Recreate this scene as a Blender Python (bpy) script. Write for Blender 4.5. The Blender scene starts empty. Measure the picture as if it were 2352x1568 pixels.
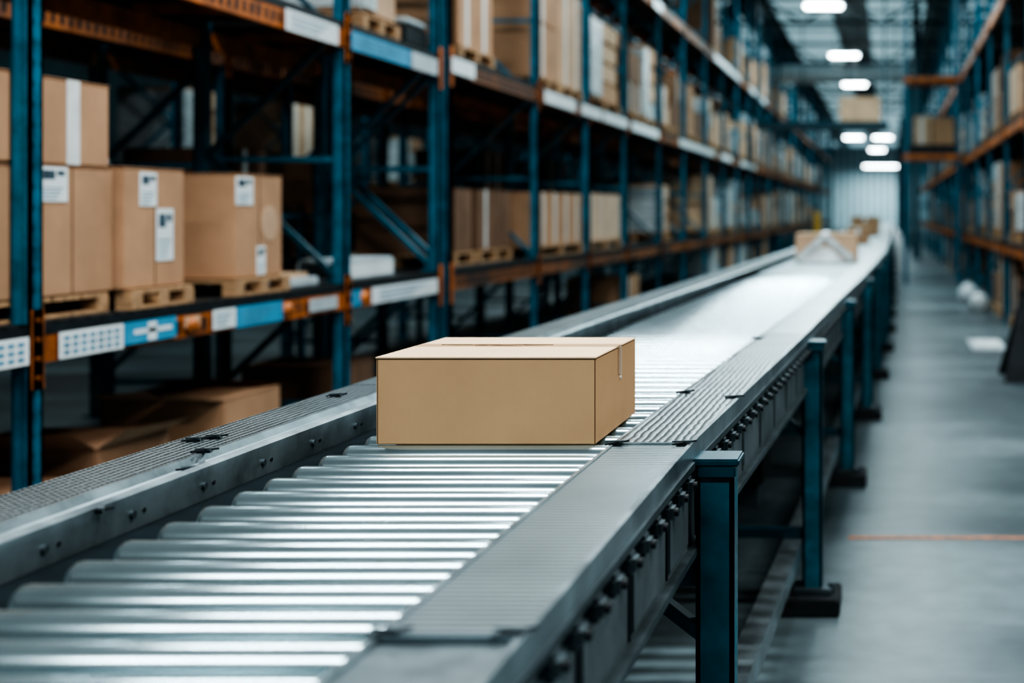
import bpy, math, random
from mathutils import Vector
random.seed(7)
S=bpy.context.scene
F=3050.0
# ------------------------------------------------------------ materials
def newmat(name):
    m=bpy.data.materials.new(name); m.use_nodes=True
    nt=m.node_tree; b=nt.nodes['Principled BSDF']
    return m,nt,b
def mat(name,col,rough=.5,metal=0,nscale=8,namt=.15,bump=0,bscale=60,stretch=(1,1,1),col2=None,rvar=0,spec=None):
    m,nt,b=newmat(name)
    if spec is not None: b.inputs['Specular IOR Level'].default_value=spec
    tc=nt.nodes.new('ShaderNodeTexCoord'); mp=nt.nodes.new('ShaderNodeMapping')
    mp.inputs['Scale'].default_value=stretch
    nt.links.new(tc.outputs['Object'],mp.inputs['Vector'])
    n=nt.nodes.new('ShaderNodeTexNoise'); n.inputs['Scale'].default_value=nscale; n.inputs['Detail'].default_value=6
    n.inputs['Roughness'].default_value=.6
    nt.links.new(mp.outputs[0],n.inputs['Vector'])
    r=nt.nodes.new('ShaderNodeValToRGB')
    c2=col2 or tuple(c*(1-namt*2) for c in col); c1=tuple(min(1,c*(1+namt)) for c in col) if not col2 else col
    r.color_ramp.elements[0].position=.35; r.color_ramp.elements[1].position=.65
    r.color_ramp.elements[0].color=(*c2,1); r.color_ramp.elements[1].color=(*c1,1)
    nt.links.new(n.outputs['Fac'],r.inputs['Fac']); nt.links.new(r.outputs['Color'],b.inputs['Base Color'])
    b.inputs['Roughness'].default_value=rough; b.inputs['Metallic'].default_value=metal
    if rvar:
        mr=nt.nodes.new('ShaderNodeMapRange'); mr.inputs['To Min'].default_value=rough-rvar; mr.inputs['To Max'].default_value=rough+rvar
        nt.links.new(n.outputs['Fac'],mr.inputs['Value']); nt.links.new(mr.outputs[0],b.inputs['Roughness'])
    if bump:
        n2=nt.nodes.new('ShaderNodeTexNoise'); n2.inputs['Scale'].default_value=bscale
        nt.links.new(mp.outputs[0],n2.inputs['Vector'])
        bp=nt.nodes.new('ShaderNodeBump'); bp.inputs['Strength'].default_value=bump; bp.inputs['Distance'].default_value=.01
        nt.links.new(n2.outputs['Fac'],bp.inputs['Height']); nt.links.new(bp.outputs[0],b.inputs['Normal'])
    return m
def ribmat(name,c1,c2,scale,direction='Y',rough=.4,metal=.7,cross=False,bump=.3,dist=0.0,p0=.1,p1=.6):
    m,nt,b=newmat(name)
    tc=nt.nodes.new('ShaderNodeTexCoord')
    w=nt.nodes.new('ShaderNodeTexWave'); w.bands_direction=direction; w.inputs['Scale'].default_value=scale
    w.inputs['Distortion'].default_value=dist; w.inputs['Detail Scale'].default_value=.3
    nt.links.new(tc.outputs['Object'],w.inputs['Vector'])
    out=w.outputs['Fac']
    if cross:
        w2=nt.nodes.new('ShaderNodeTexWave'); w2.bands_direction='X'; w2.inputs['Scale'].default_value=scale*.9
        w2.inputs['Distortion'].default_value=dist
        nt.links.new(tc.outputs['Object'],w2.inputs['Vector'])
        mu=nt.nodes.new('ShaderNodeMath'); mu.operation='MULTIPLY'
        nt.links.new(out,mu.inputs[0]); nt.links.new(w2.outputs['Fac'],mu.inputs[1]); out=mu.outputs[0]
    r=nt.nodes.new('ShaderNodeValToRGB')
    r.color_ramp.elements[0].position=p0;r.color_ramp.elements[1].position=p1
    r.color_ramp.elements[0].color=(*c2,1); r.color_ramp.elements[1].color=(*c1,1)
    nt.links.new(out,r.inputs['Fac'])
    n=nt.nodes.new('ShaderNodeTexNoise'); n.inputs['Scale'].default_value=5; n.inputs['Detail'].default_value=6
    nt.links.new(tc.outputs['Object'],n.inputs['Vector'])
    mx=nt.nodes.new('ShaderNodeMix'); mx.data_type='RGBA'; mx.blend_type='MULTIPLY'; mx.inputs['Factor'].default_value=.6
    nt.links.new(r.outputs['Color'],mx.inputs['A']); nt.links.new(n.outputs['Fac'],mx.inputs['B'])
    nt.links.new(mx.outputs['Result'],b.inputs['Base Color'])
    b.inputs['Roughness'].default_value=rough; b.inputs['Metallic'].default_value=metal
    bp=nt.nodes.new('ShaderNodeBump'); bp.inputs['Strength'].default_value=bump; bp.inputs['Distance'].default_value=.002
    nt.links.new(out,bp.inputs['Height']); nt.links.new(bp.outputs[0],b.inputs['Normal'])
    return m
def emit(name,col,st):
    m,nt,b=newmat(name); b.inputs['Base Color'].default_value=(*col,1)
    b.inputs['Emission Color'].default_value=(*col,1); b.inputs['Emission Strength'].default_value=st
    return m
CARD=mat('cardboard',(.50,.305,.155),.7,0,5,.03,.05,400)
CARDT=mat('cardboard_lit_top',(.70,.50,.31),.65,0,5,.04,.05,400)  # lighter copy of the cardboard, overhead light put into the colour of tops
CARDB=mat('cardboard_shelf',(.44,.26,.15),.8,0,3,.08,.05,200)
CARDC=mat('cardboard_dark',(.18,.10,.058),.85,0,3,.1)
CARDF=mat('cardboard_floor_box',(.34,.19,.11),.85,0,3,.1)
CARDD=mat('cardboard_light',(.55,.37,.24),.8,0,3,.1)
SEAM=mat('cardboard_seam',(.08,.04,.02),.9)
TAPE=mat('packing_tape',(.70,.74,.73),.35,0,10,.05)
TAPEB=mat('brown_tape',(.44,.27,.14),.25,0,10,.05)
TAPET=mat('lid_tape',(.62,.43,.25),.22,0,10,.05)
PAPER=mat('label_paper',(.72,.80,.82),.6,0,4,.04)
INK=mat('label_ink',(.05,.09,.12),.6)
BLUEL=mat('label_blue',(.05,.32,.52),.5,0,4,.1)
INKB=mat('label_blue_ink',(.10,.28,.40),.5)
WOOD=mat('pallet_wood',(.42,.26,.14),.8,0,6,.2,.1,80,(1,6,6))
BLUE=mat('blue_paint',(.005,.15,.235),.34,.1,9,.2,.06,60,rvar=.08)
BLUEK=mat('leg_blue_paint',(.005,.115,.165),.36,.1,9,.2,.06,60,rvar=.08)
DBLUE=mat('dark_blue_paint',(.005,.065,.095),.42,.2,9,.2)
ORANGE=mat('orange_paint',(.64,.19,.035),.5,.1,6,.25,col2=(.22,.07,.02))
BLACK=mat('black_edge',(.011,.017,.021),.5,spec=.3)
VOID=mat('gap_shade_black',(.008,.014,.017),.95,spec=.05)  # black that paints the shade in the gap beside the roller ends
DECK=ribmat('rack_deck',(.045,.052,.055),(.011,.014,.015),3.2,'Y',.5,.5)
GALV=mat('roller_steel',(.40,.53,.565),.20,.86,6,.06,rvar=.03)
STEEL=mat('rail_steel',(.32,.395,.42),.32,.85,10,.2,.02,120,rvar=.08)
STEELD=mat('frame_steel',(.09,.125,.14),.45,.7,7,.2,.05,90)
SIDE=mat('side_panel',(.135,.175,.19),.45,.4,6,.18,.05,90)
RIB1=ribmat('ribbed_rail',(.52,.645,.68),(.08,.115,.125),20,'Y',.33,.8,bump=.35,p0=.0,p1=.8)
RIB2=ribmat('mesh_rail',(.56,.69,.73),(.03,.04,.045),26,'Y',.34,.75,cross=True,bump=.7,dist=2.2,p0=.0,p1=.5)
BELT=mat('belt_surface',(.25,.355,.385),.42,.4,3,.06)
PLASTIC=mat('stretch_wrap',(.58,.66,.68),.22,0,12,.2,.5,14,(1,1,3))
WHITEP=mat('white_case',(.52,.61,.64),.35,.1,5,.08)
RUBBER=mat('dark_foot',(.018,.024,.027),.7,0,8,.2,spec=.2)
YEL=mat('yellow_paint',(.55,.33,.04),.5)
LINE=mat('floor_line_orange',(.28,.11,.05),.6,0,20,.3)
WALLM=mat('wall_panel',(.035,.08,.095),.7,.1,1.5,.15)
CEILM=ribmat('ceiling_sheet',(.40,.53,.57),(.18,.27,.30),.5,'X',.6,.1,bump=.2)
DUCT=ribmat('duct_metal',(.80,.92,.95),(.45,.55,.58),1.2,'X',.3,.3,bump=.3)
TRUSS=mat('truss_steel',(.010,.05,.07),.5,.3)
ROOFGLOW=emit('added_roof_glow',(.48,.74,.82),.24)  # glow for panels added to brighten the ceiling
TUBE=emit('lamp_diffuser',(.88,.97,1.0),9)
FLOOR,nt,b=newmat('concrete_floor')
tc=nt.nodes.new('ShaderNodeTexCoord')
mpf=nt.nodes.new('ShaderNodeMapping'); mpf.inputs['Scale'].default_value=(.55,1,1); nt.links.new(tc.outputs['Object'],mpf.inputs['Vector'])
n1=nt.nodes.new('ShaderNodeTexNoise'); n1.inputs['Scale'].default_value=.75; n1.inputs['Detail'].default_value=9; n1.inputs['Roughness'].default_value=.62
n2=nt.nodes.new('ShaderNodeTexNoise'); n2.inputs['Scale'].default_value=9; n2.inputs['Detail'].default_value=8
nt.links.new(mpf.outputs[0],n1.inputs['Vector']); nt.links.new(tc.outputs['Object'],n2.inputs['Vector'])
r1=nt.nodes.new('ShaderNodeValToRGB'); r1.color_ramp.elements[0].position=.41; r1.color_ramp.elements[1].position=.61
r1.color_ramp.elements[0].color=(.025,.042,.050,1); r1.color_ramp.elements[1].color=(.098,.140,.154,1)  # strong dark-light contrast in the concrete also paints in broad floor shadow patches
nt.links.new(n1.outputs['Fac'],r1.inputs['Fac'])
mx=nt.nodes.new('ShaderNodeMix'); mx.data_type='RGBA'; mx.blend_type='OVERLAY'; mx.inputs['Factor'].default_value=.5
nt.links.new(r1.outputs['Color'],mx.inputs['A']); nt.links.new(n2.outputs['Fac'],mx.inputs['B'])
nt.links.new(mx.outputs['Result'],b.inputs['Base Color'])
mr=nt.nodes.new('ShaderNodeMapRange'); mr.inputs['To Min'].default_value=.25; mr.inputs['To Max'].default_value=.55
nt.links.new(n1.outputs['Fac'],mr.inputs['Value']); nt.links.new(mr.outputs[0],b.inputs['Roughness'])

# ------------------------------------------------------------ mesh builder
class MB:
    def __init__(s): s.v=[];s.f=[];s.m=[];s.mats=[];s.sm=[]
    def mi(s,m):
        if m not in s.mats: s.mats.append(m)
        return s.mats.index(m)
    def add(s,vs,fs,m,smooth=False):
        o=len(s.v); s.v+= [tuple(v) for v in vs]; k=s.mi(m)
        for f in fs: s.f.append([i+o for i in f]); s.m.append(k); s.sm.append(smooth)
    def box(s,x0,x1,y0,y1,z0,z1,m,c=0.0):
        if x0>x1:x0,x1=x1,x0
        if c<=0:
            vs=[(x0,y0,z0),(x1,y0,z0),(x1,y1,z0),(x0,y1,z0),(x0,y0,z1),(x1,y0,z1),(x1,y1,z1),(x0,y1,z1)]
            s.add(vs,[(0,3,2,1),(4,5,6,7),(0,1,5,4),(1,2,6,5),(2,3,7,6),(3,0,4,7)],m)
        else:
            import bmesh
            bm=bmesh.new(); bmesh.ops.create_cube(bm,size=1)
            for v in bm.verts: v.co=Vector(((x0+x1)/2+v.co.x*(x1-x0),(y0+y1)/2+v.co.y*(y1-y0),(z0+z1)/2+v.co.z*(z1-z0)))
            bmesh.ops.bevel(bm,geom=bm.edges[:],offset=c,segments=2,affect='EDGES')
            bm.verts.index_update()
            s.add([v.co[:] for v in bm.verts],[[v.index for v in f.verts] for f in bm.faces],m); bm.free()
    def bar(s,p,q,w,h,m,up=(0,0,1)):
        p=Vector(p);q=Vector(q);d=(q-p).normalized();u=Vector(up)
        if abs(d.dot(u))>.99:u=Vector((1,0,0))
        a=d.cross(u).normalized()*w/2; b_=a.cross(d).normalized()*h/2
        vs=[p-a-b_,p+a-b_,p+a+b_,p-a+b_,q-a-b_,q+a-b_,q+a+b_,q-a+b_]
        s.add(vs,[(0,3,2,1),(4,5,6,7),(0,1,5,4),(1,2,6,5),(2,3,7,6),(3,0,4,7)],m)
    def lathe(s,p,q,prof,m,seg=20):
        p=Vector(p);q=Vector(q);L=(q-p).length;d=(q-p)/L
        u=Vector((0,0,1)) if abs(d.z)<.9 else Vector((1,0,0))
        a=d.cross(u).normalized();b_=a.cross(d).normalized()
        vs=[];fs=[]
        for (t,r) in prof:
            c=p+d*t
            for i in range(seg):
                an=2*math.pi*i/seg; vs.append(c+a*math.cos(an)*r+b_*math.sin(an)*r)
        for j in range(len(prof)-1):
            for i in range(seg):
                k=(i+1)%seg; fs.append((j*seg+i,j*seg+k,(j+1)*seg+k,(j+1)*seg+i))
        s.add(vs,fs,m,True)
        n=len(prof)-1
        s.add(vs[:seg],[list(range(seg))[::-1]],m); s.add(vs[n*seg:],[list(range(seg))],m)
    def cyl(s,p,q,r,m,seg=16):
        L=(Vector(q)-Vector(p)).length; s.lathe(p,q,[(0,r),(L,r)],m,seg)
    def quad(s,vs,m): s.add(vs,[(0,1,2,3)],m)
    def build(s,name,parent=None,bevel=0):
        xs=[v[0] for v in s.v];ys=[v[1] for v in s.v];zs=[v[2] for v in s.v]
        o=Vector(((min(xs)+max(xs))/2,(min(ys)+max(ys))/2,min(zs)))
        me=bpy.data.meshes.new(name); me.from_pydata([(v[0]-o.x,v[1]-o.y,v[2]-o.z) for v in s.v],[],s.f)
        for m in s.mats: me.materials.append(m)
        me.polygons.foreach_set('material_index',s.m); me.polygons.foreach_set('use_smooth',s.sm); me.update()
        ob=bpy.data.objects.new(name,me); bpy.context.collection.objects.link(ob); ob.location=o
        if parent:
            ob.parent=parent; ob.location=o-parent.location
        return ob
def empty(name,loc=(0,0,0)):
    e=bpy.data.objects.new(name,None); bpy.context.collection.objects.link(e); e.location=loc; e.empty_display_size=.1; return e

# ------------------------------------------------------------ room shell
XL,XR,Y0,Y1,ZC=-15.0,8.0,-9.0,125.0,7.4
def slab(name,x0,x1,y0,y1,z0,z1,m):
    b=MB(); b.box(x0,x1,y0,y1,z0,z1,m); return b.build(name)
slab('floor',XL,XR,Y0,Y1,-.2,0,FLOOR)
slab('ceiling',XL,XR,Y0,Y1,ZC,ZC+.2,CEILM)
slab('wall_left',XL-.2,XL,Y0,Y1,0,ZC,WALLM)
slab('wall_right',XR,XR+.2,Y0,Y1,0,ZC,WALLM)
slab('wall_back',XL,XR,Y0-.2,Y0,0,ZC,WALLM)
slab('wall_front',XL,XR,Y1,Y1+.2,0,ZC,CEILM)
for d in range(36,120,4):
    b=MB()
    for x in (-9.5,-6.2,-3.4,-.6,2.2,5.0):
        b.box(x,x+1.7,d+.3,d+3.6,ZC-.03,ZC-.002,ROOFGLOW)
        for xx in (x-.05,x+1.7): b.box(xx,xx+.05,d+.3,d+3.6,ZC-.05,ZC-.001,DBLUE)
    b.build('added_glow_panels')  # glowing panels added so the ceiling reads lighter
b=MB(); b.box(-.16,XR-.5,5.34,5.39,0,.002,LINE); b.build('floor_marking_line')

# ------------------------------------------------------------ conveyor
def interp(t):
    def f(d):
        if d<=t[0][0]: return t[0][1]
        for (a,x),(c,y) in zip(t,t[1:]):
            if d<=c:
                return x+(y-x)*(d-a)/(c-a)
        return t[-1][1]
    return f
ZR=.90
oR=interp([(.3,-.344),(2.29,-.340),(2.84,-.322),(3.57,-.298),(4.39,-.272),(6.25,-.225),(8.5,-.155),(13.9,-.03),(25,.05),(60,.2)])
iR=interp([(.3,-.484),(2.29,-.474),(2.94,-.455),(4.17,-.42),(5.95,-.36),(10.4,-.25),(14,-.20),(25,-.12),(60,0)])
iL=interp([(.3,-.965),(5,-.955),(11.4,-.85),(25,-.72),(60,-.5)])
oL=interp([(.3,-1.265),(4.5,-1.25),(14.7,-1.09),(25,-1.0),(60,-.75)])
CE=58.0
conv=empty('roller_conveyor',(0,0,0))
def samples(d0,d1):
    r=[];d=d0
    while d<d1: r.append(d); d+= .25 if d<8 else 1.0
    r.append(d1); return r
def sweep(mb,prof,ds,m,closed=True):
    n=len(prof);vs=[];fs=[]
    for d in ds:
        for fx,z in prof: vs.append((fx(d),d,z))
    for j in range(len(ds)-1):
        for i in range(n if closed else n-1):
            k=(i+1)%n; fs.append((j*n+i,j*n+k,(j+1)*n+k,(j+1)*n+i))
    if closed:
        fs.append(list(range(n))[::-1]); fs.append([ (len(ds)-1)*n+i for i in range(n)])
    mb.add(vs,fs,m)
def off(f,o): return lambda d:f(d)+o
b=MB()
D=2.35-.098*19
while D<9.0:
    x0=iL(D);x1=iR(D)-.006;L=x1-x0;r=.0255
    b.lathe((x0,D,ZR-r),(x1,D,ZR-r),[(0,r*.6),(.002,r*.8),(.006,r*.94),(.012,r),(L-.009,r),(L-.003,r*.9),(L,r*.72)],GALV,40)
    b.cyl((x1-.001,D,ZR-r),(x1+.06,D,ZR-r),.007,STEELD,8)
    D+=.098
b.build('rollers',conv)
b=MB(); sweep(b,[(iL,ZR-.03),(off(iR,-.004),ZR-.03),(off(iR,-.004),ZR-.002),(iL,ZR-.002)],samples(9.02,CE),BELT); b.build('belt',conv)
b=MB()
sweep(b,[(off(iL,-.02),.715),(iR,.715),(iR,.72),(off(iL,-.02),.72)],samples(4.0,CE),STEELD)
sweep(b,[(off(iL,-.108),.855),(off(iL,-.001),.855),(off(iL,-.001),.862),(off(iL,-.108),.862)],samples(.35,9.0),VOID)  # black strip put in to darken the left gap like deep shade
D=.5
while D<CE-1:
    b.box(iL(D)-.10,iR(D)+.03,D,D+.05,.74,.80,STEELD); D+=.7 if D<10 else 2.1
b.build('bed',conv)
b=MB()
def rtop(d0,d1,m,zz=.0):
    sweep(b,[(iR,ZR+.004+zz),(oR,ZR+.004+zz),(oR,ZR+.012+zz),(iR,ZR+.012+zz)],samples(d0,d1),m)
rtop(.35,1.245,STEEL,-.004); rtop(1.25,2.285,RIB1); rtop(2.29,3.0,RIB2,.002); rtop(3.005,4.4,RIB2); rtop(4.41,CE,RIB1)
sweep(b,[(off(oR,-.004),ZR-.02),(off(oR,.004),ZR-.02),(off(oR,.004),ZR+.016),(off(oR,-.004),ZR+.016)],samples(.35,CE),STEEL)
sweep(b,[(off(iR,-.003),ZR-.012),(off(iR,.003),ZR-.012),(off(iR,.003),ZR+.0145),(off(iR,-.003),ZR+.0145)],samples(.35,CE),STEEL)
b.build('right_rail_cover',conv)
b=MB()
sweep(b,[(off(oR,-.035),.73),(off(oR,-.005),.73),(off(oR,-.005),.885),(off(oR,-.035),.885)],samples(.35,CE),SIDE)
sweep(b,[(off(oR,-.035),.722),(off(oR,.01),.722),(off(oR,.01),.734),(off(oR,-.035),.734)],samples(.35,CE),STEELD)
sweep(b,[(off(oR,-.005),.872),(off(oR,.008),.872),(off(oR,.008),.884),(off(oR,-.005),.884)],samples(.35,CE),STEELD)
D=.55;k=0
while D<9:
    x=oR(D)
    b.box(x-.006,x+.016,D-.020,D+.020,.842,.870,STEELD,.006)
    b.cyl((x,D,.856),(x+.022,D,.856),.0065,BLACK,8)
    if k%3==0:
        b.box(x-.006,x-.002,D+.04,D+.046,.74,.87,BLACK)
        b.box(x-.006,x-.001,D+.06,D+.25,.745,.83,SIDE,.002)
    D+=.098;k+=1
b.build('side_frame',conv)
b=MB()
ds=samples(.35,CE)
m1=lambda d:oL(d)+.105
lip=lambda d:iL(d)-.115
sweep(b,[(oL,ZR+.0),(m1,ZR+.0),(m1,ZR+.01),(oL,ZR+.01)],samples(.35,3.1),RIB2)
sweep(b,[(oL,ZR+.0),(m1,ZR+.0),(m1,ZR+.01),(oL,ZR+.01)],samples(3.11,CE),RIB1)
sweep(b,[(m1,ZR-.01),(off(m1,.012),ZR+.014),(off(m1,.020),ZR+.014),(off(m1,.03),ZR+.0),(off(m1,.03),ZR-.01)],ds,STEEL)
sweep(b,[(off(m1,.03),ZR-.01),(lip,ZR-.01),(lip,ZR+.004),(off(m1,.03),ZR+.004)],ds,STEEL)
sweep(b,[(lip,ZR-.045),(off(lip,.006),ZR-.045),(off(lip,.006),ZR+.012),(off(lip,-.004),ZR+.016),(lip,ZR+.0)],ds,STEEL)
sweep(b,[(lip,ZR-.18),(off(lip,.004),ZR-.18),(off(lip,.004),ZR-.045),(lip,ZR-.045)],ds,VOID)  # lower lip face blackened, shade of the gap painted on
sweep(b,[(off(oL,0),.73),(off(oL,.02),.73),(off(oL,.02),.9),(off(oL,0),.9)],ds,SIDE)
D=.9
while D<6:
    x=lip(D)+.006
    b.cyl((x,D,ZR-.016),(x+.004,D,ZR-.016),.006,STEELD,8)
    b.cyl((x,D+.03,ZR-.016),(x+.002,D+.03,ZR-.016),.0035,BLACK,8)
    D+=.196
b.build('left_rail_cover',conv)
b=MB()
def clip(x,d,z):
    b.box(x-.012,x+.012,d-.006,d+.006,z,z+.004,BLACK,.001)
    b.bar((x-.02,d+.012,z+.003),(x+.016,d-.012,z+.008),.003,.003,STEELD)
    b.bar((x-.016,d-.014,z+.003),(x+.022,d+.006,z+.006),.003,.003,BLACK)
    b.cyl((x+.008,d,z),(x+.008,d,z+.008),.005,STEEL,8)
for (x,d,z) in [(oL(2.9)+.05,2.9,ZR+.01),(oL(2.33)+.04,2.33,ZR+.01),(oL(2.36)+.06,2.36,ZR+.01),(m1(2.2)+.02,2.2,ZR+.014),(m1(2.1)+.05,2.1,ZR+.004),(m1(1.8)+.08,1.8,ZR+.004),
  (iR(2.28)+.006,2.28,ZR+.013),(oR(2.28)-.012,2.28,ZR+.013),(iR(2.93)+.006,2.93,ZR+.013),(oR(2.85)-.01,2.85,ZR+.013),(iR(1.25)+.008,1.25,ZR+.013),(oR(1.25)-.012,1.25,ZR+.013),(iR(4.2)+.006,4.2,ZR+.013)]: clip(x,d,z)
b.box(iR(2.287),oR(2.287),2.283,2.291,ZR+.012,ZR+.0155,STEEL)
b.box(iR(1.245),oR(1.245),1.238,1.252,ZR+.010,ZR+.016,STEELD)
b.build('clips',conv)
b=MB()
legs=[.25,2.29,4.39,6.44,8.5,10.6,12.7,14.8,17,19.2,21.5,24,27,30,34,38,42,47,52]
for i,d in enumerate(legs):
    x0=oR(d)+.008;x1=x0+.066
    if i>=2: x0-=.02;x1-=.02
    m=BLUEK
    b.box(x0,x1,d,d+.008,.06,.885,m); b.box(x0,x0+.008,d,d+.06,.06,.885,m); b.box(x1-.008,x1,d,d+.06,.06,.885,m)
    b.box(x0-.01,x1+.01,d-.012,d+.075,.875,.888,DBLUE,.003)
    b.box(x0+.005,x1+.004,d-.012,d-.001,.855,.875,DBLUE,.003)
    b.box(x0-.075,x1+.06,d-.09,d+.13,0,.055,RUBBER,.006); b.box(x0-.03,x1+.03,d-.03,d+.09,.055,.075,STEELD,.004)
    b.cyl((x1+.03,d+.02,.05),(x1+.03,d+.02,.085),.012,STEELD,8)
    l0=oL(d)+.03;l1=l0+.065
    b.box(l0,l1,d,d+.06,.06,.73,m); b.box(l0-.06,l1+.06,d-.07,d+.13,0,.055,RUBBER,.006)
    b.box(l1,x0,d+.01,d+.05,.235,.265,DBLUE); b.box(l1,x0,d+.01,d+.05,.665,.715,DBLUE)
    b.bar((x0-.15,d+.03,.70),(x0+.01,d+.03,.575),.03,.022,DBLUE)
    b.bar((l1+.15,d+.03,.70),(l1-.01,d+.03,.575),.03,.022,DBLUE)
b.build('legs',conv)
b=MB()
sweep(b,[(off(oR,-.075),.17),(off(oR,-.012),.17),(off(oR,-.012),.232),(off(oR,-.075),.232)],samples(.35,30),STEEL)
sweep(b,[(off(oL,.10),.17),(off(oL,.15),.17),(off(oL,.15),.232),(off(oL,.10),.232)],samples(.35,30),STEELD)
b.build('lower_rails',conv)
b=MB()
b.box(-.82,-.46,4.85,5.2,.30,.56,RUBBER,.02); b.box(-.80,-.48,4.9,5.0,.56,.72,STEELD)
b.cyl((-.64,4.62,.43),(-.64,4.86,.43),.10,STEELD,20); b.box(-.8,-.48,4.88,5.15,.23,.30,STEELD)
b.build('drive_motor',conv)

# ------------------------------------------------------------ main box
b=MB()
x0,x1,y0,y1,z0,z1=-.907,-.518,2.352,2.722,ZR+.0005,ZR+.156
b.box(x0,x1,y0,y1,z0,z1-.003,CARD,.002)
ym=(y0+y1)/2+.02
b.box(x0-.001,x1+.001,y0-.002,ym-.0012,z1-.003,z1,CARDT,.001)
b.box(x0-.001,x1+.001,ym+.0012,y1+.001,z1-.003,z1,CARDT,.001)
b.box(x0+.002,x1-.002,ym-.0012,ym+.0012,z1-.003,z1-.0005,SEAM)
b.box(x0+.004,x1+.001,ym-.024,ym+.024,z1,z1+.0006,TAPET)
for (a,c,dy) in [(-.86,-.80,.002),(-.79,-.745,.004),(-.76,-.72,-.002),(-.72,-.645,.004),(-.70,-.66,-.004),(-.84,-.77,-.002)]:
    b.bar((a,ym+dy,z1+.0010),(c,ym+dy*.3,z1+.0010),.0045,.001,SEAM)
b.bar((-.79,ym-.014,z1+.0010),(-.70,ym-.016,z1+.0010),.003,.0006,CARDC)
b.box(x1,x1+.0012,ym-.012,ym+.012,z1-.055,z1-.002,TAPEB); b.box(x1+.0005,x1+.0022,ym+.008,ym+.0105,z1-.06,z1-.002,TAPE)
b.cyl((x1,ym+.006,z1-.062),(x1+.003,ym+.006,z1-.062),.003,TAPE,8)
b.box(x0+.002,x0+.0032,y0-.0006,y0+.001,z0+.002,z1-.004,SEAM)
b.box(x1-.0022,x1-.0015,y0-.0006,y0+.001,z0+.002,z1-.004,SEAM)
b.box(x0+.001,x1-.001,y0-.0012,y0+.001,z1-.0042,z1-.003,SEAM)
b.build('cardboard_box')
b=MB()
b.box(-.78,-.26,11.2,11.7,ZR,ZR+.235,CARDD,.004)
b.box(-.78,-.26,11.198,11.44,ZR+.235,ZR+.24,CARDT); b.box(-.78,-.26,11.46,11.70,ZR+.235,ZR+.24,CARDT)
b.bar((-.76,11.17,ZR+.02),(-.53,11.17,ZR+.22),.012,.055,PLASTIC,(1,0,0)); b.bar((-.53,11.18,ZR+.22),(-.30,11.17,ZR+.02),.012,.055,PLASTIC,(1,0,0))
b.quad([(-.72,11.16,ZR+.002),(-.58,11.19,ZR+.12),(-.50,11.19,ZR+.13),(-.36,11.16,ZR+.002)],PLASTIC)
b.bar((-.56,11.19,ZR+.225),(-.52,11.3,ZR+.25),.06,.01,PLASTIC)
b.build('wrapped_cardboard_box')
for (x,d,w,h,l) in [(-.40,17.5,.30,.22,.4),(-.42,24,.5,.36,.6),(-.40,33,.42,.3,.5)]:
    b=MB(); b.box(x-w/2,x+w/2,d,d+l,ZR,ZR+h,CARDB,.005); b.box(x-w/2,x+w/2,d-.002,d+l/2-.005,ZR+h,ZR+h+.005,CARDT); b.box(x-w/2,x+w/2,d+l/2+.005,d+l,ZR+h,ZR+h+.005,CARDT)
    b.box(x-.03,x+.03,d-.004,d,ZR+h-.1,ZR+h,TAPE)
    b.build('cardboard_box')

# ------------------------------------------------------------ racks
def upright(b,x0,x1,y0,y1,H,detail,m=None,conn=None,face=1):
    m=m or BLUE
    t=.012
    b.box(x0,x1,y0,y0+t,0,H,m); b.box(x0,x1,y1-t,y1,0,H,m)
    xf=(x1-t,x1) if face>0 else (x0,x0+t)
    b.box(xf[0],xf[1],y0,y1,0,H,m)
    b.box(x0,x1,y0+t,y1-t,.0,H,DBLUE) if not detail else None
    if detail:
        z=.12
        b.box(x0+.01,x1-t,y0+t,y1-t,0,H,BLUE)
        b.box(xf[1]-.002,xf[1]+.004,(y0+y1)/2-.008,(y0+y1)/2+.008,0,H,m)
        b.box(x0+.012,x0+.02,y0-.004,y0,0,H,m); b.box(x1-.02,x1-.012,y0-.004,y0,0,H,m)
        while z<3.2:
            for yy in (y0+.014,y1-.024):
                xx=xf[1]
                b.box(xx,xx+.001,yy,yy+.008,z,z+.022,DBLUE)
            z+=.075
    b.box(x0-.03,x1+.03,y0-.03,y1+.03,0,.01,m)
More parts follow.
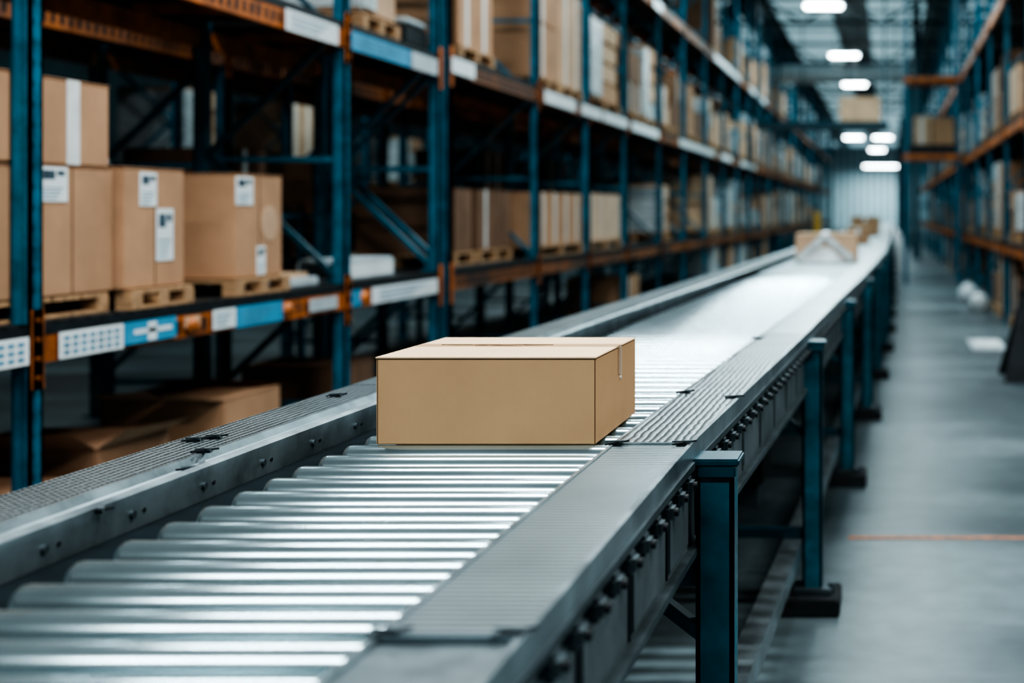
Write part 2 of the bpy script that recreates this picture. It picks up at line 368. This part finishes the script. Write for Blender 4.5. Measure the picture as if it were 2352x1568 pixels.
def rack(name,xf,xb,frames,levels,H,face=1,dec=True,detail=(),w=.07,beam=None):
    b=MB()
    s=1 if xf>xb else -1
    lv=levels; beam=beam or ORANGE
    for i,d in enumerate(frames):
        h=H(d)
        a=(xf-w,xf) if s>0 else (xf,xf+w); c=(xb,xb+w) if s>0 else (xb-w,xb)
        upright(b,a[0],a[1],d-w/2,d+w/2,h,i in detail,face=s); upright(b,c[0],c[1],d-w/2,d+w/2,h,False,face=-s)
        xi0=min(xf,xb)+w;xi1=max(xf,xb)-w
        z=.25;k=0
        while z+.7<h:
            p,q=((xi0,d,z),(xi1,d,z+.7)) if k%2==0 else ((xi1,d,z),(xi0,d,z+.7))
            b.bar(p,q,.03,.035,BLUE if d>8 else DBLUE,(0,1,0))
            if k%2==0: b.bar((xi0,d,z-.03),(xi1,d,z-.03),.03,.03,BLUE,(0,1,0))
            z+=.7;k+=1
    for i in range(len(frames)-1):
        d0=frames[i]+w/2;d1=frames[i+1]-w/2
        if d1-d0<.5: continue
        for z in lv:
            if z>H(frames[i]): continue
            for xx,sg in ((xf,s),(xb,-s)):
                if sg>0: X0,X1=xx-.05,xx-.008
                else: X0,X1=xx+.008,xx+.05
                bm_=beam if sg>0 or s<0 else ORANGE
                b.box(X0,X1,d0,d1,z-.15,z-.045,bm_)
                b.box(X0-.004,X1+.004,d0,d1,z-.045,z-.012,BLACK)
                if d0<11:
                    y=d0+.1; xo=X1 if sg>0 else X0-.002
                    while y<d1-.1:
                        b.box(xo,xo+.002,y,y+.03,z-.125,z-.07,BLACK); y+=.075
                for yy in (d0-w*.9,d1):
                    b.box(xx-.004 if sg>0 else xx-.006, xx+.006 if sg>0 else xx+.004,yy,yy+w*.9,z-.24,z+.05,ORANGE)
                    if d0<11 and sg>0:
                        for q in range(4):
                            b.cyl((xx+.006,yy+.03,z-.2+q*.07),(xx+.012,yy+.03,z-.2+q*.07),.010,ORANGE,8)
            b.box(min(xf,xb)+.01,max(xf,xb)-.01,d0,d1,z-.012,z,DECK)
            y=d0+.35
            while y<d1-.2:
                b.box(min(xf,xb)+.05,max(xf,xb)-.05,y,y+.05,z-.06,z-.013,STEELD if d0>9 else ORANGE); y+=.55
    return b.build(name)
BROWNB=mat('weathered_beam',(.46,.16,.045),.5,.2,1.6,.2,col2=(.09,.065,.055))
framesL=[2.3,4.835,7.62,9.2]
XF=-3.1;XB=-3.97
rack('pallet_rack',XF,XB,framesL,[.91,2.41],lambda d:4.3,detail=(1,2,3))
fr2=[9.42,11.8,13.8,15.8,18.2,20.4,22.8,25.2,27.6,30,32.4,35,38,41,44,47,50,54,58,62,66,70]
rack('pallet_rack',XF,XB,fr2,[.91,2.45,4.2],lambda d:4.9 if d<12 else 6.4,detail=(),beam=BROWNB)
fr3=[3.2,5.9,8.6,11.3,14,16.7,19.4,22.1,24.8,28,32,36]
rack('pallet_rack',-5.15,-4.27,fr3,[.91,2.41,4.2],lambda d:5.0,beam=BROWNB)
fr4=[4,6.7,9.4,12.1,14.8,17.5,20.2,23,26,29,33]
rack('pallet_rack',-7.9,-8.8,fr4,[.5,1.7,3.1,4.4],lambda d:5.2,beam=ORANGE)
frR=[13.4,15.95,18.6,21.2,23.8,26.5,29.2,32,35,38,42,46,50,55,60]
rack('pallet_rack',1.38,2.25,frR,[.98,2.36,4.0],lambda d:6.3,beam=ORANGE)
b=MB()
yq=24.9
for x in (.30,1.30):
    for yy in (yq,yq+.8):
        b.box(x,x+.07,yy,yy+.07,0,6.4,BLUE)
    z=.3;k=0
    while z<5.6:
        b.bar((x+.035,yq+(.07 if k%2 else .8),z),(x+.035,yq+(.8 if k%2 else .07),z+.8),.03,.03,BLUE); z+=.8;k+=1
for z in (2.45,3.9):
    for yy in (yq-.012,yq+.83):
        b.box(.28,1.372,yy,yy+.05,z-.13,z-.03,ORANGE)
    b.box(.37,1.30,yq,yq+.87,z-.03,z,DECK)
b.box(.38,1.29,yq+.05,yq+.8,2.45,2.60,BLACK)
b.build('cross_aisle_shelf')

b=MB()
def lab(d0,d1,zt,zb,m,kind=None,x=XF+.002):
    b.box(x,x+.004,d0,d1,zb,zt,m)
    xx=x+.0042
    if kind=='grid':
        n=max(3,int((d1-d0)/.055)); cw=(d1-d0)/(n+.6)
        for i in range(n):
            for j in range(3):
                y=d0+cw*(i+.45); z=zt-(zt-zb)*(.16+.27*j)
                b.box(x+.004,xx+.0008,y,y+cw*.66,z-(zt-zb)*.16,z,INKB)
    if kind=='cross':
        L=d1-d0;H=zt-zb
        b.box(x+.004,xx+.0008,d0+L*.18,d0+L*.9,zb+H*.42,zb+H*.62,PAPER); b.box(x+.004,xx+.0008,d0+L*.44,d0+L*.6,zb+H*.05,zb+H*.9,PAPER)
    if kind=='lines':
        L=d1-d0;H=zt-zb
        for j in range(3): b.box(x+.004,xx+.0008,d0+L*.1,d0+L*(.6+.1*j),zb+H*(.2+.25*j),zb+H*(.28+.25*j),INKB)
dx=lambda px:-3.095*F/(px-2040.)
lab(4.48,dx(66),.865,.765,PAPER,'grid')
lab(dx(137),dx(283),.865,.765,PAPER,'grid')
lab(dx(285),dx(405),.865,.775,BLUEL,'cross')
lab(dx(425),dx(460),.855,.805,CARDD)
lab(dx(490),dx(541),.865,.775,PAPER,'lines')
lab(dx(543),dx(650),.865,.765,BLUEL,'lines')
lab(dx(712),dx(775),.85,.78,WHITEP)
lab(dx(808),dx(832),.865,.77,BLUEL)
lab(dx(855),dx(1005),.865,.765,PAPER,'lines')
for (a,c,m,k) in [(657,777,PAPER,'lines'),(808,945,BLUEL,'lines'),(947,1005,WHITEP,None)]:
    lab(dx(a),dx(c),2.365,2.255,m,k)
for px in (440,660,835):
    b.lathe((XF+.002,dx(px),.815),(XF+.03,dx(px),.815),[(0,.04),(.015,.036),(.028,.018)],ORANGE,12)
b.build('shelf_edge_labels')
b=MB()
for (a,c) in [(1036,1088),(1250,1320),(1335,1380),(1385,1440),(1450,1512),(1560,1640),(1655,1680),(1700,1735)]:
    d0,d1=dx(a),dx(c); b.box(XF+.008,XF+.016,d0,d1,2.31,2.42,PAPER)
for (a,c,z) in [(1500,1520,4.16),(1640,1700,4.16),(1720,1760,4.16)]:
    d0,d1=dx(a),dx(c); b.box(XF+.008,XF+.016,d0,d1,z-.12,z,WHITEP)
b.build('shelf_edge_labels')

# ---- pallets and loads
def pallet(b,x0,x1,y0,y1,z,h=.08,m=None):
    m=m or WOOD
    for k in range(3):
        xx=x0+(x1-x0-.07)*k/2
        for j in range(3):
            yy=y0+(y1-y0-.08)*j/2; b.box(xx,xx+.07,yy,yy+.08,z+.012,z+h-.018,m)
        b.box(xx,xx+.07,y0,y1,z,z+.012,m)
    n=5
    for j in range(n):
        yy=y0+(y1-y0)*(j/n)+.004; b.box(x0,x1,yy,yy+(y1-y0)/n-.012,z+h-.018,z+h,m)
def carton(b,x0,x1,y0,y1,z0,z1,m=CARDB,label=None,seam='v',s=1):
    b.box(x0,x1,y0,y1,z0,z1-.004,m,.006)
    ymid=(y0+y1)/2
    b.box(x0,x1,y0,ymid-.003,z1-.004,z1,m); b.box(x0,x1,ymid+.003,y1,z1-.004,z1,m)
    X=x1 if s>0 else x0
    if seam=='v': b.box(X-.002,X+.0015,ymid-.003,ymid+.003,z0+.01,z1-.01,SEAM)
    if seam=='tape': b.box(X-.002,X+.002,ymid-.03,ymid+.03,z0+.01,z1-.002,TAPE)
    if label:
        for (u0,u1,v0,v1) in label:
            ya=y0+(y1-y0)*u0;yb=y0+(y1-y0)*u1;za=z0+(z1-z0)*v0;zb=z0+(z1-z0)*v1
            b.box(X,X+.003,ya,yb,za,zb,PAPER)
            L=yb-ya;H=zb-za
            b.box(X+.003,X+.0036,ya+L*.12,ya+L*.55,zb-H*.36,zb-H*.1,INK)
            b.box(X+.003,X+.0036,ya+L*.62,ya+L*.9,zb-H*.25,zb-H*.1,INK)
            for j in range(4): b.box(X+.003,X+.0036,ya+L*.12,ya+L*(.6+.08*j),za+H*(.08+.1*j),za+H*(.11+.1*j),INKB)
SZ=.911
b=MB(); pallet(b,-3.75,-3.18,4.5,5.42,SZ); b.build('wooden_pallet')
b=MB(); carton(b,-3.70,-3.18,4.90,5.45,SZ+.082,1.495,CARDB,[(.13,.44,.72,.985)]); b.build('cardboard_box')
b=MB(); carton(b,-3.70,-3.18,4.45,4.89,SZ+.082,1.49,CARDB); b.build('cardboard_box')
b=MB(); carton(b,-3.68,-3.18,4.45,5.42,1.497,1.83,CARDB,None,None)
b.box(-3.18,-3.177,5.14,5.22,1.50,1.828,TAPE); b.build('cardboard_box')
b=MB(); pallet(b,-3.75,-3.12,5.48,5.97,SZ); b.build('wooden_pallet')
b=MB(); carton(b,-3.70,-3.15,5.47,5.94,SZ+.082,1.505,CARDB,[(.25,.52,.68,.96),(.52,.80,.22,.66)]); b.build('cardboard_box')
b=MB(); pallet(b,-3.80,-3.12,6.36,6.93,SZ); b.build('wooden_pallet')
b=MB(); carton(b,-3.74,-3.15,6.40,6.90,SZ+.082,1.505,CARDB,[(.02,.36,.70,.97),(.45,.62,.02,.30)]); 
b.box(-3.72,-3.50,6.396,6.40,1.0,1.18,CARDC); b.lathe((-3.15,6.76,1.26),(-3.147,6.76,1.26),[(0,.09),(.003,.09)],CARDD,20)
b.build('cardboard_box')
b=MB(); b.box(-3.42,-3.13,7.67,8.42,SZ,SZ+.13,WHITEP,.012); b.box(-3.135,-3.127,7.70,8.38,SZ+.02,SZ+.11,PAPER,.003)
b.box(-3.40,-3.15,7.666,7.672,SZ+.02,SZ+.11,STEELD); b.build('metal_case')
b=MB(); b.box(-3.55,-3.18,7.02,7.42,SZ,SZ+.05,WHITEP,.008); b.box(-3.5,-3.22,7.08,7.36,SZ+.05,SZ+.075,CARDD); b.build('metal_case')
b=MB()
carton(b,-3.80,-3.2,6.40,6.99,.001,.41,CARDB,None,None)
b.quad([(-3.80,6.40,.41),(-3.48,6.40,.41),(-3.52,6.30,.465),(-3.78,6.28,.45)],CARDD)
b.quad([(-3.47,6.40,.41),(-3.2,6.40,.41),(-3.22,6.32,.42),(-3.45,6.30,.45)],CARDD)
b.quad([(-3.80,6.99,.41),(-3.5,6.99,.41),(-3.5,6.85,.46),(-3.78,6.83,.455)],CARDD)
b.quad([(-3.49,6.99,.41),(-3.2,6.99,.41),(-3.24,6.86,.44),(-3.48,6.84,.455)],CARDD)
b.build('open_cardboard_box')
b=MB()
carton(b,-3.88,-3.22,5.40,5.95,.001,.35,CARDF,None,None)
b.quad([(-3.88,5.40,.35),(-3.22,5.40,.35),(-3.27,5.31,.42),(-3.86,5.29,.43)],CARDF)
b.quad([(-3.22,5.40,.35),(-3.22,5.95,.35),(-3.12,5.93,.40),(-3.13,5.45,.42)],CARDB)
b.build('open_cardboard_box')
b=MB(); carton(b,-3.85,-3.22,4.93,5.28,.001,.26,CARDF,None,None); b.build('cardboard_box')
b=MB(); carton(b,-3.85,-3.25,7.9,8.4,.001,.40,CARDC); b.build('cardboard_box')
def load(x0,x1,y0,y1,z,h,kind,s=1,nm='palletized_boxes'):
    b=MB(); pallet(b,x0,x1,y0,y1,z,.1); z+=.101
    if kind=='wrap':
        k=max(2,int(h/.22)); hh=h/k
        for i in range(k):
            j=random.uniform(-.015,.015); b.box(x0+.03+j,x1-.03+j,y0+.03,y1-.03,z+i*hh,z+(i+1)*hh-.006,random.choice([PLASTIC,CARDD,CARDB,CARDB]),.02)
        b.box(x0+.02,x1-.005,y0+.015,y0+(y1-y0)*.4,z+.02,z+h*.96,PLASTIC,.02)
        nm='wrapped_pallet_load'
    else:
        ny=max(1,round((y1-y0)/.42)); nz=max(1,round(h/.4)) if kind!='tall' else 1
        if kind=='tall': ny=max(2,round((y1-y0)/.42))
        m0=random.choice([CARDB,CARDD,CARDB,CARDC,CARDC]) if kind!='tall' else random.choice([CARDD,CARDB])
        if kind=='dark': m0=CARDC
        for iy in range(ny):
            for iz in range(nz):
                if iz==nz-1 and nz>1 and random.random()<.25: continue
                a=y0+(y1-y0)*iy/ny+.012; c=y0+(y1-y0)*(iy+1)/ny-.012
                carton(b,x0+.02,x1-.02,a,c,z+h*iz/nz,z+h*(iz+1)/nz-.004,m0,None,'tape' if (kind=='tall' or random.random()<.3) else 'v',s)
    return b.build(nm)
def fill(xf,xb,frames,levels,s,prob,skip=lambda d,z:False,w=.07,kinds=('wrap','box','box','tall')):
    for i in range(len(frames)-1):
        d0=frames[i]+w/2+.08;d1=frames[i+1]-w/2-.08
        if d1-d0<.8: continue
        for z in levels:
            if skip(frames[i],z): continue
            n=2 if d1-d0>1.7 else 1
            for k in range(n):
                if random.random()>prob: continue
                a=d0+(d1-d0)*k/n+.03; c=d0+(d1-d0)*(k+1)/n-.03-random.uniform(0,.15)
                x0,x1=sorted((xf-s*.04,xb+s*.08))
                load(x0,x1,a,c,z+.001,random.uniform(.4,1.0),random.choice(kinds),s)
load(-3.92,-3.3,9.7,10.6,.911,.50,'dark'); load(-3.92,-3.3,10.72,11.66,.911,.50,'dark')  # dark cardboard puts the shade of this bay into the boxes' colour
load(-3.92,-3.14,11.95,13.68,.911,.50,'tall'); load(-3.92,-3.14,14.0,15.65,.911,.52,'tall')
load(-3.92,-3.14,7.95,8.55,2.411,.5,'wrap'); load(-3.92,-3.14,9.75,10.6,2.451,.95,'tall')
b=MB(); b.box(-3.6,-3.15,8.65,9.1,2.412,2.56,BLACK,.02); b.box(-3.6,-3.15,8.7,9.05,2.56,2.6,WHITEP,.01); b.build('storage_tray')
load(-3.92,-3.14,11.95,12.7,2.451,1.0,'box'); load(-3.92,-3.14,12.8,13.65,2.451,.95,'tall')
load(-3.92,-3.14,13.95,15.6,2.451,.9,'wrap'); load(-3.92,-3.14,16.0,17.0,2.451,.75,'box'); load(-3.92,-3.14,17.1,18.05,2.451,.95,'wrap')
fill(XF,XB,fr2[4:20],[2.451],1,.8,kinds=('wrap','wrap','box','tall'))
fill(XF,XB,fr2[3:20],[.911],1,.55,kinds=('wrap','wrap','box','tall'))
fill(XF,XB,fr2[2:12],[.001],1,.45)
fill(XF,XB,fr2[5:16],[4.201],1,.2)
fill(-4.27,-5.15,fr3[:9],[.911,2.411],1,.3,skip=lambda d,z:d<4,kinds=('dark','dark','box'))
fill(-7.9,-8.8,fr4[:9],[.501,1.701,3.101],1,.6,kinds=('wrap','tall','box','wrap'))
fill(1.38,2.25,frR[:12],[.981,2.361],-1,.6,kinds=('dark','box','wrap'))
fill(1.38,2.25,frR[:10],[.001],-1,.4,kinds=('dark','box','wrap'))
b=MB(); b.box(-4.14,-4.10,7.0,11.7,1.27,1.31,BLUE); 
for d in (7.0,9.3,11.66): b.box(-4.14,-4.10,d,d+.04,0,1.27,BLUE)
b.build('guard_rail')
b=MB()
carton(b,.50,.82,25.0,25.6,2.601,3.14,CARDD,None,None); carton(b,.84,1.24,25.0,25.6,2.601,3.12,CARDB,None,None)
b.box(.60,.66,24.995,25.0,2.62,3.12,TAPE); b.build('cardboard_box')
b=MB()
b.box(-3.0,.0,30,30.9,3.24,3.36,TRUSS); 
b.box(-3.0,.0,29.96,30.0,3.36,3.39,DBLUE); b.box(-3.0,.0,30.9,30.94,3.36,3.44,DBLUE)
for x in (-2.98,-.1): 
    for yy in (30.02,30.8): b.box(x,x+.05,yy,yy+.05,3.36,ZC,DBLUE)
b.build('overhead_bridge')
b=MB(); carton(b,-1.10,-.18,30.1,30.8,3.362,3.95,CARDD,None,None); b.build('cardboard_box')

# ------------------------------------------------------------ right aisle clutter
b=MB(); b.box(.80,1.14,12.6,13.6,0,.03,WHITEP,.01); b.box(.84,1.10,12.7,13.3,.03,.045,PAPER,.005); b.build('foam_sheet')
b=MB()
b.add([(.90,10.3,0),(1.5,10.3,0),(1.38,10.55,.66),(1.06,10.55,.66),(.90,10.34,0),(1.5,10.34,0),(1.38,10.58,.66),(1.06,10.58,.66)],[(0,1,2,3),(7,6,5,4),(0,3,7,4),(1,5,6,2),(3,2,6,7),(0,4,5,1)],RUBBER)
b.add([(.90,10.9,0),(1.5,10.9,0),(1.38,10.62,.66),(1.06,10.62,.66),(.90,10.86,0),(1.5,10.86,0),(1.38,10.585,.66),(1.06,10.585,.66)],[(0,3,2,1),(4,5,6,7),(0,4,7,3),(1,2,6,5),(3,7,6,2),(0,1,5,4)],RUBBER)
b.box(1.04,1.40,10.56,10.62,.64,.70,RUBBER,.01)
b.build('folding_floor_sign')
for (x,d,r) in [(1.18,19.5,.16),(1.22,17.8,.14)]:
    b=MB(); 
    b.lathe((x,d,.0),(x,d,r*2.0),[(0,r*.7),(r*.3,r),(r*1.2,r*.95),(r*1.7,r*.5),(r*1.85,r*.2),(r*2,r*.32)],PLASTIC,14); b.build('plastic_bag')
b=MB(); b.box(-1.34,-1.22,24,24.1,0,1.34,YEL); b.box(-1.40,-1.16,23.95,24.15,0,.02,YEL); b.build('safety_post')
# ------------------------------------------------------------ ceiling steel, duct, lamps
for d in (37,47,58,70,97):
    b=MB()
    b.box(XL+.01,XR-.01,d,d+.2,ZC-.12,ZC-.051,TRUSS); b.box(XL+.01,XR-.01,d,d+.2,ZC-.82,ZC-.72,TRUSS)
    x=XL+.5;k=0
    while x<XR-1.2:
        b.bar((x,d+.1,ZC-.78 if k%2 else ZC-.1),(x+1.1,d+.1,ZC-.1 if k%2 else ZC-.78),.07,.07,TRUSS); x+=1.1;k+=1
    b.build('roof_truss')
b=MB()
for i,x in enumerate((-4.6,.7)):
    for d in (38,52,66,84,104): b.box(x,x+.22,d,d+.22,0,ZC-.051,DBLUE)
b.build('support_columns')
b=MB(); b.cyl((-4.2,40,5.5),(.45,40,5.5),.27,DUCT,24)
for x in (-4,-2.6,-1.2,.2): b.cyl((x,40,5.5),(x+.06,40,5.5),.30,STEEL,24); b.box(x,x+.03,39.98,40.02,5.8,ZC-.051,STEELD)
b.build('ventilation_duct')
def lamp(x0,x1,d,z,w,power,col=(.76,.96,1.0),up=0,tube=False):
    b=MB(); b.box(x0-.03,x1+.03,d-w/2-.03,d+w/2+.03,z,z+.07,WHITEP,.01)
    for x in (x0+.15,x1-.18): b.box(x,x+.02,d-.01,d+.01,z+.07,ZC-.051,STEELD)
    if tube: b.box(x0,x1,d-w/2,d+w/2,z-.09,z,TUBE,.04)
    o=b.build('ceiling_lamp')
    L=bpy.data.lights.new('lamp_panel','AREA'); L.shape='RECTANGLE'; L.size=x1-x0; L.size_y=w; L.energy=power; L.color=col
    lo=bpy.data.objects.new('lamp_panel',L); bpy.context.collection.objects.link(lo); lo.parent=o
    lo.location=Vector(((x0+x1)/2,d,z-(.11 if tube else .012)))-o.location
lamp(-4.4,.6,-2.8,6.0,.26,310,(.94,.98,1))
lamp(-3.0,.4,3.9,6.0,.30,180,(.94,.98,1))
lamp(1.8,4.6,2.6,6.3,.4,220,(1,.98,.95))  # unseen lamp added on the right to brighten the box's right side
lamp(-2.0,.6,10.5,6.3,.3,160,(.88,.97,1))
lamp(-2.0,.6,18,6.6,.35,180)
lamp(-2.0,.6,26,6.6,.35,180)
for d,x in ((32,-1.56),(42,-1.39),(51.5,-1.3)): lamp(x-.46,x+.46,d,6.34,.3,150,tube=True)
for x in (-2.3,-.37): lamp(x-.6,x+.6,88,6.36,.9,120,tube=True)
lamp(-1.5,-.3,108,6.5,1.2,160,tube=True)
lamp(-2.2,.9,120,5.6,1.2,700,tube=True)  # strong lamp added to brighten the far wall
lamp(-2,1.0,68,6.9,.6,120)
lamp(-7.0,-6.0,10,6.2,.4,55); lamp(-7.0,-6.0,18,6.2,.4,100); lamp(-7.0,-6.0,28,6.2,.4,140)  # nearest of these added to lift the dark left background
lamp(4,5.2,18,6.4,.4,100); lamp(3.8,5,34,6.4,.4,110)

# ------------------------------------------------------------ world, camera
w=bpy.data.worlds.new('world'); S.world=w; w.use_nodes=True
w.node_tree.nodes['Background'].inputs[0].default_value=(.5,.7,.8,1); w.node_tree.nodes['Background'].inputs[1].default_value=.3
cd=bpy.data.cameras.new('camera'); cam=bpy.data.objects.new('camera',cd); bpy.context.collection.objects.link(cam)
cam.location=(0,0,1.31); cam.rotation_euler=(math.pi/2,0,0)
cd.sensor_width=36; cd.lens=F/2352*36
cd.shift_x=-(2040-1176)/2352; cd.shift_y=-(784-490)/2352
cd.clip_end=300; cd.clip_start=.05
cd.dof.use_dof=True; cd.dof.focus_distance=2.4; cd.dof.aperture_fstop=2.4
S.camera=cam
S.view_settings.view_transform='AgX'
try: S.view_settings.look='AgX - High Contrast'
except Exception as e: print(e)
S.view_settings.exposure=1.0
